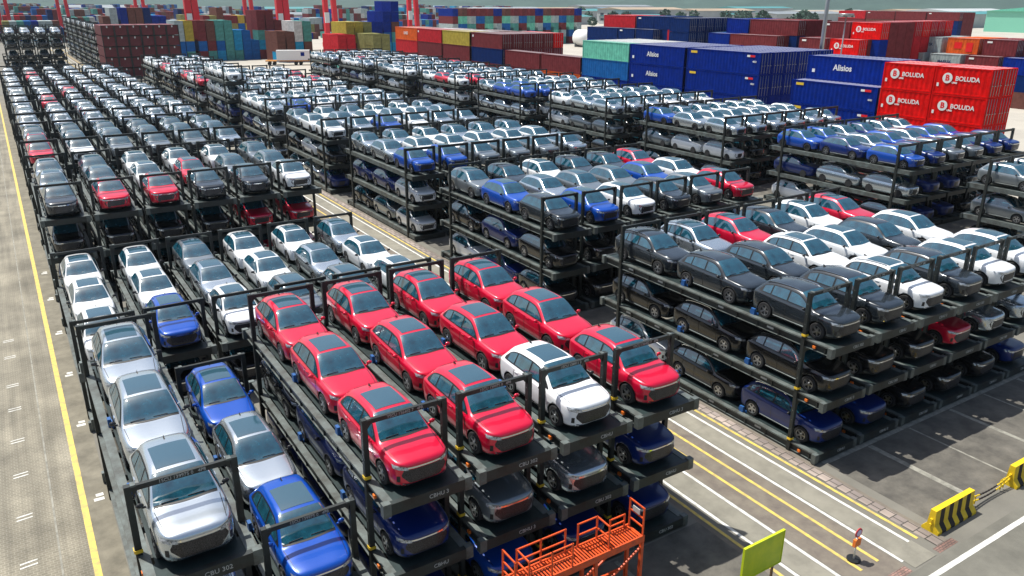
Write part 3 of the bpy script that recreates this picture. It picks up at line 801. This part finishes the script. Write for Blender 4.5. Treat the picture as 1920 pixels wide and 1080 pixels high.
row_x(125.4, [(134.9,146.5,11.2,'navy'),(128.8,134.6,11.1,'navy'),(122.5,128.0,11.1,'navy')], 'the navy step of the far row')
row_x(127.6, [(114.4,119.5,11.1,'red'),(108.4,114.2,11.1,'mar'),(103.6-.9,108.4,11.1,'cyan')], 'the short step of the far row')
row_x(124.6, [(117.4,122.5,9.0,'white'),(111.0,116.5,8.3,'mar'),(105.0,110.8,8.3,'cyan'),(99.0,104.9,11.1,'blue'),(87.0,98.8,11.2,'mar'),(76.3,82.1,11.2,'mar'),(69.7,75.5,11.2,'bol')], 'the lower far row')
row_x(149, [(76.0,81.8,11.1,'cyan'),(69.5,75.4,11.1,'grey'),(62.6,68.3,11.1,'orange'),(56.0,62.0,11.1,'mar')], 'the upper far right row')
row_x(146.4, [(77.9,83.6,8.3,'cyan'),(71,77.0,8.3,'grey'),(64,70.1,8.3,'grey'),(57.3,63.0,8.3,'mar'),(50.7,56.5,8.3,'blue')], 'the lower far right row')
row_x(280, [(153.1,164.7,13.3,'mar'),(165,176.6,13.3,'mar'),(177,188.6,13.3,'red'),(141,152.6,14.0,'mar')], 'the hindmost maroon row')
for c in range(6):
    for t in (3, 4): container(XP+39.5+c*2.4, 106.8, t, 5.75, 'navy', '@ door end, %s tier, %s of the navy ends in the far row' % (ORD[t], ORD[c]), doors=True, parts=True)
    filler(XP+39.5+c*2.4, 106.8, 0, 5.75, 'navy', 3*TZ)
for c in range(9):
    container(134.2+c*2.45, 72, 4, 5.75, 'bol' if c in (5, 8) else 'red', '@ door end, %s of the red ends in the far row' % ORD[c], doors=True)
    filler(134.2+c*2.45, 72, 0, 5.75, 'red', 4*TZ)
EZ = [(200, [(83.3,11.7,'yel'),(85.9,11.7,'yel'),(88.5,11.3,'olive'),(91.7,11.2,'blue'),(94.4,13.8,'blue'),(96.9,15.2,'blue')], 'the yellow and blue ends beyond the blocks'),
 (188, [(76.2,8.5,'red'),(78.7,8.5,'red'),(86.0,8.5,'olive'),(88.5,8.5,'olive')], 'the low red and olive ends beyond the blocks'),
 (215, [(68.4,8.9,'brown'),(71.1,8.9,'brown'),(73.6,10.6,'white'),(76.2,10.0,'teal')], 'the brown and white ends by the crane'),
 (230, [(67.4,12.5,'mar'),(70.0,12.5,'mar'),(72.5,12.2,'mar'),(55.3,11.1,'teal'),(57.8,11.1,'teal'),(60.3,8.2,'cyan'),(62.8,8.6,'lblue'),(65.2,5.9,'lblue'),(50.3,11.1,'mar'),(52.8,11.1,'brown'),(44.4,11.1,'grey'),(46.9,11.1,'yel')], 'the mixed ends left of the crane')]
for Y, L_, zone in EZ:
    for n, (x, zt, c) in enumerate(L_):
        T = round(zt/TZ)
        for t in range(T):
            k = c if t >= T-2 else rd.choice(['mar', 'brown', 'lblue', 'cyan', 'teal'])
            if t < T-3: filler(x, Y, t*TZ, 11.6, k); continue
            container(x, Y, t, 5.75, k, '@, %s tier, %s of %s' % (ORD[t], ORD[n % 10] if n < 10 else ['eleventh', 'twelfth'][n-10], zone), doors=False, parts=False)
        filler(x, Y+5.8, 0, 5.75, c, T*TZ)
for i, (x, zt, c) in enumerate([(67.3,10.9,'mar'),(69.8,10.9,'olive'),(72.3,12.8,'brown'),(74.8,12.4,'mar'),(77.3,12.4,'mar'),(79.8,12.4,'yel'),(82.3,12,'brown'),(84.8,12,'brown'),(34.2,12.2,'brown'),(36.7,12.5,'grey'),(39.9,14.2,'blue'),(42.4,13,'brown'),(44.9,13,'brown'),(47.4,13,'navy'),(49.9,10.9,'blue'),(52.4,10.8,'blue')]):
    for t in range(round(zt/TZ)): filler(x, 300, t*TZ, 11.6, c if t > 2 else rd.choice(FK))
for r in range(115):      # the yards in the distance
    Y = rd.uniform(340, 950); X = (rd.random()**1.3*.62-.03)*Y + 10; n = rd.randint(4, 12); hh = rd.randint(2, 4) if Y > 450 else rd.randint(1, 3)
    for k in range(n):
        c = rd.choice(['mar', 'brown', 'lblue', 'navy', 'grey', 'teal', 'white', 'mar', 'cyan', 'olive', 'red'])
        for t in range(hh-(rd.random() < .4)):
            filler(X+k*2.45*2, Y, t*TZ, 11.6, c if rd.random() < .6 else rd.choice(['mar', 'blue', 'grey', 'teal']))
            fill.box(X+k*4.9+2.4, Y, t*TZ, X+k*4.9+4.75, Y+11.6, t*TZ+2.74, FK.index(rd.choice(['mar', 'brown', 'lblue', 'grey'])))
for c in range(16):
    for t in range(5): filler(150+c*2.45*1.6, 262, t*TZ, 11.6, (['mar', 'brown', 'mar', 'mar', 'blue'] if t == 4 else ['mint', 'teal', 'grey', 'mar', 'lblue', 'brown'])[(c*7+t) % 5])
stuff('stacked_containers', fill.mesh('stacked_containers', [CM[k] for k in FK]), 'stacked coloured containers of the distant yards', 'containers')

# ---------------------------------------------------------------- maroon fronted racks far left
MARF = mat('maroon_tarp', (.16, .018, .025), .6, var=.3, scale=1)
for c in range(6):
    for t in range(5):
        b = MB(); x0 = 0; b.box(.1, 0, .1, 2.5, 12.5, H-.12, 0)
        for x in (0, 2.5): b.box(x, -.15, 0, x+.16, .02, H, 1)
        b.box(.16, -.12, H-.15, 2.5, .02, H-.02, 1); b.box(1.15, -.1, H-.55, 1.4, .0, H-.15, 2)
        if c == 0 and t == 0: MRK = b.mesh('covered_rack', [MARF, FRAME, WHITEP])
        o = link('covered_rack', MRK, None, (20.8+c*2.7, 185, t*H)); tag(o, 'maroon fronted car rack, %s tier, %s from left, far beyond the left blocks' % (ORD[t], ORD[c]), 'covered rack', 'maroon racks beyond the left blocks')
tb = MB(); tb.box(0, 0, .9, 5.5, 2.4, 1.3)
for x in (.8, 4.6):
    for y in (.1, 2.2): tb.cyl((x, y, .45), (x, y+.2, .45), .45, 10)
o = link('flat_trailer', tb.mesh('flat_trailer', [mat('tan_paint', (.42, .29, .10), .6)])); o.location = (18.2, 154, 0); tag(o, 'tan flat trailer parked in front of the maroon racks', 'trailer')

# ---------------------------------------------------------------- gantry cranes, masts, tanks
CRED = mat('crane_red', (.72, .004, .02), .45, coat=.3)
def crane(name, pts, th, sp, label, box=True):
    x, y = pts[0]; t = empty('gantry_crane', (x, y, 0), label, 'crane', 'red gantry cranes over the container yard')
    for (a, b_) in pts:
        for dx in (0, sp):
            q = MB(); q.bar((a-x+dx*1.15, b_-y, 1.6), (a-x+dx*.9-.3, b_-y, 26), th, th*.9); link('leg', q.mesh('leg', [CRED]), t)
        q = MB(); q.box(a-x-1.8, b_-y-1, .9, a-x+sp*1.15+1.8, b_-y+1, 2.3); link('sill_beam', q.mesh('sill_beam', [CRED]), t)
        for dx in (-1.2, sp+1.2):
            q = MB(); q.cyl((a-x+dx, b_-y-.3, .7), (a-x+dx, b_-y+.3, .7), .7, 12); link('wheel', q.mesh('wheel', [TYRE]), t)
        if box:
            q = MB(); q.box(a-x-.9, b_-y-1.3, 9, a-x+.7, b_-y-.75, 12.5); link('sign_box', q.mesh('sign_box', [WHITEP]), t)
    a0, b0 = pts[0]; a1, b1 = pts[-1]
    q = MB()
    for dx in (0, sp): q.bar((dx, 0, 26.5), (a1-a0+dx, b1-b0, 26.5), 1.6, 2)
    link('girder', q.mesh('girder', [CRED]), t)
crane('a', [(55.0, 262), (82.0, 255)], 2.1, 2.1, 'nearest red gantry crane, its thick legs left of the light open yard')
crane('b', [(103.2, 270), (150.2, 300)], 1.7, 3.1, 'red gantry crane whose legs stand beside the orange and yellow stacks')
crane('c', [(28.5, 400), (60, 400)], 1.5, 3.2, 'distant red crane left of the maroon racks', False)
crane('d', [(5.5, 380), (-1.5, 380)], 1.5, 3.0, 'farthest left red crane by the photo edge', False)
crane('e', [(78, 380), (104, 380)], 1.7, 2.9, 'distant slim red crane behind the maroon racks', False)
def mast(x, y, h, r, label):
    t = empty('light_mast', (x, y, 0), label, 'light mast', 'tall masts among the containers')
    q = MB(); q.cyl((0, 0, 0), (0, 0, h), r, 12, r*.55); link('pole', q.mesh('pole', [STEEL]), t)
    q = MB(); q.cyl((0, 0, h), (0, 0, h+.3), 1.2, 12)
    for k in range(6): a = k*math.pi/3; q.box(math.cos(a)-.25, math.sin(a)-.25, h-.3, math.cos(a)+.25, math.sin(a)+.25, h)
    link('lamp_ring', q.mesh('lamp_ring', [STEEL]), t)
mast(97.2, 56.4, 30, .36, 'tall grey light mast rising behind the dark blue containers')
mast(120.5, 70, 15, .16, 'thin short mast in front of the maroon containers')
TW = mat('tank_white', (.8, .8, .78), .4)
def tank(x, y, r, L, label, cap=None, rz=0, zc=None):
    t = empty('storage_tank', (x, y, 0), label, 'tank', 'white tanks in the yard', rz); zc = zc or r+.4
    q = MB(); q.cyl((0, 0, zc), (0, L, zc), r, 24); q.cyl((0, 0, zc), (0, -.35*r, zc), r, 24, r*.55); link('shell', q.mesh('shell', [TW]), t)
    q = MB()
    for yy in (.8, L-1): q.box(-r*.8, yy, 0, r*.8, yy+.4, zc-.3)
    link('saddle', q.mesh('saddle', [STEEL]), t)
    if cap:
        q = MB(); q.cyl((0, -.38*r, zc), (0, -.45*r, zc), r*.62, 20); link('end_cap', q.mesh('end_cap', [CM['navy']]), t)
tank(194, 232, 3.0, 9, 'large white tank on the pale yard left of the navy containers')
tank(208, 349, 3.4, 12, 'left of two white tanks with dark round ends', True)
tank(219, 343, 3.4, 12, 'right of two white tanks with dark round ends', True)
# flatbed with a white box on the open yard
t = empty('container_truck', (62, 206, 0), 'truck with white box and orange chassis on the open yard', 'truck', rz=-.35)
q = MB(); q.box(0, 0, 1.0, 12, 2.3, 1.3); link('chassis', q.mesh('chassis', [mat('orange_chassis', (.6, .26, .05), .5)]), t)
q = MB(); q.box(3, 0, 1.32, 11.9, 2.32, 3.9); link('box_body', q.mesh('box_body', [TW]), t)
q = MB(); q.box(12.3, 0, .7, 14.4, 2.4, 3.4); link('cab', q.mesh('cab', [CM['yel']]), t)
q = MB(); q.box(9.4, -.02, 2.4, 10.4, 0, 3.4); link('blue_panel', q.mesh('blue_panel', [CM['blue']]), t)
for x in (1, 2.3, 8, 9.3, 13.3):
    q = MB(); q.cyl((x, -.05, .5), (x, .3, .5), .5, 12); q.cyl((x, 2.0, .5), (x, 2.35, .5), .5, 12); link('wheel', q.mesh('wheel', [TYRE]), t)

# ---------------------------------------------------------------- sheds, trees, hills in the distance
RT = {'teal': mat('roof_teal', (.05, .24, .25), .6, var=.2, scale=.05), 'grey': mat('roof_grey', (.22, .25, .27), .6, var=.2, scale=.05), 'white': mat('roof_white', (.40, .43, .43), .6),
 'blue': mat('roof_blue', (.13, .19, .24), .6), 'tan': mat('roof_tan', (.38, .29, .20), .7, var=.3, scale=.05), 'mint': CM['mint']}
WL = mat('shed_wall', (.45, .47, .47), .8, var=.2, scale=.1); WLM = mat('shed_wall_mint', (.20, .55, .40), .7)
WN = mat('shed_window', (.03, .05, .07), .2)
def shed(x, y, lx, ly, h, rc, label, wall=None):
    t = empty('warehouse', (x, y, 0), label, 'warehouse', 'sheds beyond the container yard')
    q = MB(); q.box(0, 0, 0, lx, ly, h); link('wall', q.mesh('wall', [wall or WL]), t)
    q = MB(); rg = h+min(lx, ly)*.05
    if lx > ly: q.add([(-.8, -.8, h), (lx+.8, -.8, h), (lx+.8, ly+.8, h), (-.8, ly+.8, h), (-.8, ly/2, rg), (lx+.8, ly/2, rg)], [(0, 1, 5, 4), (2, 3, 4, 5), (1, 2, 5), (3, 0, 4), (3, 2, 1, 0)])
    else: q.add([(-.8, -.8, h), (lx+.8, -.8, h), (lx+.8, ly+.8, h), (-.8, ly+.8, h), (lx/2, -.8, rg), (lx/2, ly+.8, rg)], [(0, 1, 4), (1, 2, 5, 4), (2, 3, 5), (3, 0, 4, 5), (3, 2, 1, 0)])
    q.v = [(a, b_, c+.02) for a, b_, c in q.v]; link('roof', q.mesh('roof', [RT[rc]]), t)
    n = 0 if wall else int(ly//9)
    for k in range(min(n, 8)):
        q = MB(); q.box(-.05, 4+k*9, h*.45, 0, 8+k*9, h*.75); link('window', q.mesh('window', [WN]), t)
for i, (x, y, lx, ly, h, rc, l, wl) in enumerate([
 (330, 470, 60, 46, 8, 'teal', 'teal roofed shed left of the red container row', None), (395, 455, 60, 40, 8, 'teal', 'second teal roofed shed beyond the open yard', None),
 (380, 640, 90, 60, 12, 'grey', 'grey roofed shed beyond the teal sheds', None), (500, 600, 110, 60, 12, 'blue', 'long blue roofed shed behind teal ones', None),
 (520, 470, 90, 50, 9, 'teal', 'teal roof right of the far trees', None), (640, 480, 120, 60, 10, 'white', 'white roofed shed above the navy row', None),
 (560, 330, 90, 60, 9, 'tan', 'tan roofed shed above the blue containers', None), (620, 300, 80, 50, 10, 'tan', 'second tan shed by the light mast', None),
 (700, 260, 130, 50, 10, 'grey', 'grey roofed shed beyond the maroon row', None), (520, 190, 90, 70, 12, 'mint', 'long mint green shed at the far right', WLM),
 (760, 420, 140, 70, 12, 'white', 'long white shed below the hills', None), (470, 800, 120, 70, 9, 'grey', 'far grey shed left of the trees', None),
 (330, 760, 110, 60, 12, 'blue', 'far blue shed behind the maroon stacks', None), (240, 820, 90, 50, 10, 'teal', 'far teal shed behind the cranes', None),
 (120, 700, 80, 60, 8, 'grey', 'far grey shed left of the thick crane', None), (5, 560, 36, 30, 6, 'white', 'white shed at the far left', None),
 (60, 820, 120, 60, 12, 'grey', 'grey shed at the far left horizon', None), (180, 560, 60, 40, 9, 'grey', 'grey shed between the cranes', None)]):
    shed(x, y, lx*(1 if wl else .8), ly*(1 if wl else .7), h*(1 if wl else .7), rc, l, wl)
for i in range(16):
    az = .52+.044*i; d = (640, 800, 700, 900)[i % 4]; rc = ('white', 'tan', 'teal', 'grey', 'tan')[i % 5]
    shed(CAM.x+d*math.sin(az), CAM.y+d*math.cos(az), 60+rd.random()*40, 30, 7+rd.random()*4, rc, '%s roofed shed below the hills, %s from the left edge of the shed belt' % (rc, (ORD+['eleventh', 'twelfth', 'thirteenth', 'fourteenth', 'fifteenth', 'sixteenth'])[i]))
FOL = mat('far_foliage', (.06, .12, .08), .9, col2=(.035, .075, .055), scale=.15)
BARK = mat('bark', (.06, .045, .03), .9)
def tree(x, y, h, label):
    t = empty('broadleaf_tree', (x, y, 0), label, 'tree', 'trees beyond the container yard')
    q = MB(); q.cyl((0, 0, 0), (0, 0, h*.5), h*.04, 6, h*.02); link('trunk', q.mesh('trunk', [BARK]), t)
    q = MB()
    for k in range(170):
        a = rd.uniform(0, 6.28); u = rd.uniform(-1, 1); r_ = rd.uniform(.45, 1)**.5*h*.38
        c = Vector((math.cos(a)*math.sqrt(1-u*u)*r_, math.sin(a)*math.sqrt(1-u*u)*r_, h*.66+u*r_*.85)); s = h*rd.uniform(.05, .10)
        n_ = Vector((rd.uniform(-1, 1), rd.uniform(-1, 1), rd.uniform(-.2, 1))).normalized(); e = n_.orthogonal().normalized()*s; f = n_.cross(e)
        q.poly([c-e-f*.6, c+e-f*.5, c+e*.6+f, c-e*.7+f*.8])
    link('crown', q.mesh('crown', [FOL]), t)
for i in range(40):
    d = rd.uniform(480, 800); a = rd.uniform(.60, .98); 
    tree(CAM.x+d*math.sin(a), CAM.y+d*math.cos(a), rd.uniform(7, 12), 'broadleaf tree, %s counted from the left edge of the tree belt' % (ORD[i] if i < 10 else str(i+1)+'th'))
hb = MB(); n = 90; RW = 5
hr = random.Random(3)
ph = [hr.uniform(0, 6.28) for _ in range(6)]
def hh_(a, k):
    v = sum(math.sin(a*f+p_)/f for f, p_ in zip((7, 13, 23, 41, 67, 97), ph))
    amp = 40+90*max(0, (a-.35)/.8)
    return max(2, amp*(1+.35*v)*[0, .3, .7, 1, .6][k])
for i in range(n+1):
    a = -.35+1.9*i/n
    for k in range(RW):
        d = (1050, 1250, 1500, 1850, 2400)[k]; hb.v.append((CAM.x+d*math.sin(a), CAM.y+d*math.cos(a), hh_(a, k) if k else -2))
for i in range(n):
    for k in range(RW-1):
        q = i*RW+k; hb.f.append((q, q+RW, q+RW+1, q+1)); hb.m.append(0); hb.sm.append(False)
struct('hills', hb, [mat('wooded_hill', (.050, .095, .080), .95, col2=(.03, .062, .055), scale=.02)])

# ---------------------------------------------------------------- foreground: platform, sign, delineator, barriers
ORG = mat('platform_orange', (.85, .10, .012), .45, col2=(.50, .07, .02), scale=5, coat=.2)
t = empty('loading_platform', (8.5, -3.15, 0), 'orange steel loading platform with railings beside the stacked racks', 'platform')
LX, LY, FZ = 4.5, .62, 2.28
q = MB()
for k in range(45): q.box(k*.1, 0.01, FZ-.03, k*.1+.045, LY, FZ)
link('floor_plate', q.mesh('floor_plate', [ORG]), t)
q = MB()
for y in (-.04, LY): q.box(-.05, y, FZ-.20, LX+.05, y+.05, FZ+.03)
for x in (-.05, 1.5, 3.0, LX): q.box(x, 0.01, FZ-.18, x+.05, LY, FZ-.045)
link('floor_beam', q.mesh('floor_beam', [ORG]), t)
for x in (.02, 2.75, LX-.02):
    for y in (0, LY):
        q = MB(); q.box(x-.05, y-.05, 0, x+.05, y+.05, FZ-.2); link('leg', q.mesh('leg', [ORG]), t)
for y in (0, LY):
    q = MB(); q.bar((.05, y, .2), (2.7, y, 1.9), .05); q.bar((.05, y, 1.9), (2.7, y, .2), .045); q.bar((2.8, y, .9), (LX-.05, y, 1.9), .05); q.bar((2.8, y, .75), (LX-.05, y, .75), .07); q.bar((0.05, y, .4), (2.7, y, .4), .06); link('brace', q.mesh('brace', [ORG]), t)
def rail_(pts, posts, hts=(.78, .40)):
    q = MB()
    for (x0, y0), (x1, y1) in zip(pts[:-1], pts[1:]):
        for h_ in hts: q.bar((x0, y0, FZ+h_), (x1, y1, FZ+h_), .04)
    for x, y in posts: q.bar((x, y, FZ), (x, y, FZ+hts[0]+.02), .045)
    link('guard_rail', q.mesh('guard_rail', [ORG]), t)
rail_([(LX, 0), (LX, LY)], [(LX, 0), (LX, LY)], (.95, .6, .3)); rail_([(0, 0), (0, LY)], [(0, 0), (0, LY)], (.95, .6, .3))
rail_([(.45, LY), (2.1, LY)], [(.45, LY), (1.25, LY), (2.1, LY)]); rail_([(2.55, LY), (3.25, LY), (3.25, 0.05)], [(2.55, LY), (3.25, LY), (3.25, .05)])
rail_([(3.75, LY), (4.3, LY)], [(3.75, LY), (4.3, LY)], (.45, .22)); rail_([(.45, 0), (.45, LY)], [(.45, 0)]); rail_([(.45, 0), (1.9, 0)], [(1.2, 0), (1.9, 0)])
q = MB(); q.box(LX-.035, .16, FZ+.64, LX-.01, .46, FZ+.82); link('notice_plate', q.mesh('notice_plate', [LETTR]), t)
LIME = mat('lime_panel', (.62, .68, .01), .5, col2=(.40, .55, .01), scale=1.6)
t = empty('lime_sign_board', (15.4, -5.0, 0), 'plain lime green board on posts beside the lane lines', 'sign board')
q = MB(); q.box(0, 0, .85, 1.72, .05, 2.0); link('panel', q.mesh('panel', [LIME]), t)
q = MB(); q.box(-.03, -.015, .82, 0, .065, 2.03); q.box(1.72, -.015, .82, 1.75, .065, 2.03); q.box(0, -.015, 2.0, 1.72, .065, 2.03); q.box(0, -.015, .82, 1.72, .065, .85); link('panel_frame', q.mesh('panel_frame', [LIME]), t)
for x in (.2, 1.45):
    q = MB(); q.box(x, .055, 0, x+.06, .115, 1.9); link('post', q.mesh('post', [mat('post_brown', (.12, .07, .03), .7)]), t)
t = empty('lane_marker_sign', (20.15, -5.58, 0), 'small post sign with round red top and orange box between yellow lines', 'post sign')
q = MB(); q.cyl((0, 0, 0), (0, 0, .07), .22, 20); link('base', q.mesh('base', [TRIM]), t)
q = MB(); q.cyl((0, 0, .07), (0, 0, 1.0), .03, 10); link('pole', q.mesh('pole', [WHITEP]), t)
q = MB(); q.box(-.15, -.06, .58, .15, .04, .84); link('orange_box', q.mesh('orange_box', [ORANGEP]), t)
q = MB(); q.cyl((0, -.03, 1.08), (0, -.0, 1.08), .17, 24); link('sign_disc', q.mesh('sign_disc', [mat('sign_red', (.5, .03, .04), .5)]), t)
q = MB(); q.cyl((0, -.036, 1.08), (0, -.031, 1.08), .115, 24); link('sign_face', q.mesh('sign_face', [mat('sign_lilac', (.62, .55, .75), .5)]), t)
BY = mat('barrier_yellow', (.82, .56, .01), .55, var=.25, scale=4); BK = mat('barrier_black', (.02, .012, .01), .7, var=.3, scale=5)
def barrier(x, y, label):
    L, n = 2.4, 9; prof = [(-.30, 0), (-.30, .10), (-.14, .30), (-.10, .87), (.10, .87), (.14, .30), (.30, .10), (.30, 0)]
    q = MB()
    for k in range(n):
        x0 = L*k/n; x1 = L*(k+1)/n
        for j, ((a, b_), (c, d)) in enumerate(zip(prof[:-1], prof[1:])):
            blk = k % 2 == 1 and j != 3
            sl0 = .05*(b_-.3); sl1 = .05*(d-.3)
            e0 = 0 if k == 0 else 1; e1 = 0 if k == n-1 else 1
            q.poly([(x0+e0*sl0, a, b_), (x0+e0*sl1, c, d), (x1+e1*sl1, c, d), (x1+e1*sl0, a, b_)], 1 if blk else 0)
    q.poly([(0, a, b_) for a, b_ in prof][::-1], 0); q.poly([(L, a, b_) for a, b_ in prof], 0)
    t = empty('concrete_barrier', (x, y, 0), label, 'barrier', 'striped barriers at the apron edge'); link('wall_block', q.mesh('wall_block', [BY, BK]), t)
    for x0 in (0, L):
        q = MB()
        for z in (.5, .3): q.box(x0-.05, -.04, z-.04, x0+.05, .04, z+.04)
        link('chain_bracket', q.mesh('chain_bracket', [BY]), t)
barrier(23.68, -6.05, 'black and yellow barrier at the corner by the lane lines')
barrier(28.85, -6.05, 'black and yellow barrier cut by the right photo edge')
for z0, nm in ((.5, 'upper'), (.3, 'lower')):
    q = MB(); prev = None
    for k in range(29):
        u = k/28; x = 26.08+u*2.74; z = z0-.16*4*u*(1-u); p = Vector((x, -6.05, z))
        if prev is not None:
            mi = 0 if (k < 8 or k > 19) else 1
            q.cyl(prev, prev.lerp(p, .8), .028 if k % 2 else .035, 6, mi=mi)
            if k in (3, 5, 23, 25): q.bar(prev, prev+Vector((0, 0, -.14)), .04, mi=0)
        prev = p
    tag(link('chain', q.mesh('chain', [BY, BK])), '%s yellow and black chain hanging between the two striped barriers' % nm, 'chain')
# ---------------------------------------------------------------- the air
hzb = MB(); hzb.box(-900, -60, -3, 1500, 2600, 290)
HM = bpy.data.materials.new('air'); HM.use_nodes = True; hn = HM.node_tree
hn.nodes.remove(hn.nodes['Principled BSDF']); pv = hn.nodes.new('ShaderNodeVolumePrincipled')
pv.inputs['Color'].default_value = (.80, .90, .97, 1); pv.inputs['Density'].default_value = .00009; pv.inputs['Anisotropy'].default_value = .3
hn.links.new(pv.outputs[0], hn.nodes['Material Output'].inputs['Volume'])
hz_ = link('haze', hzb.mesh('haze', [HM])); hz_['kind'] = 'stuff'; tag(hz_, 'thin pale haze over the distant yards', 'haze')
print('containers', NC)
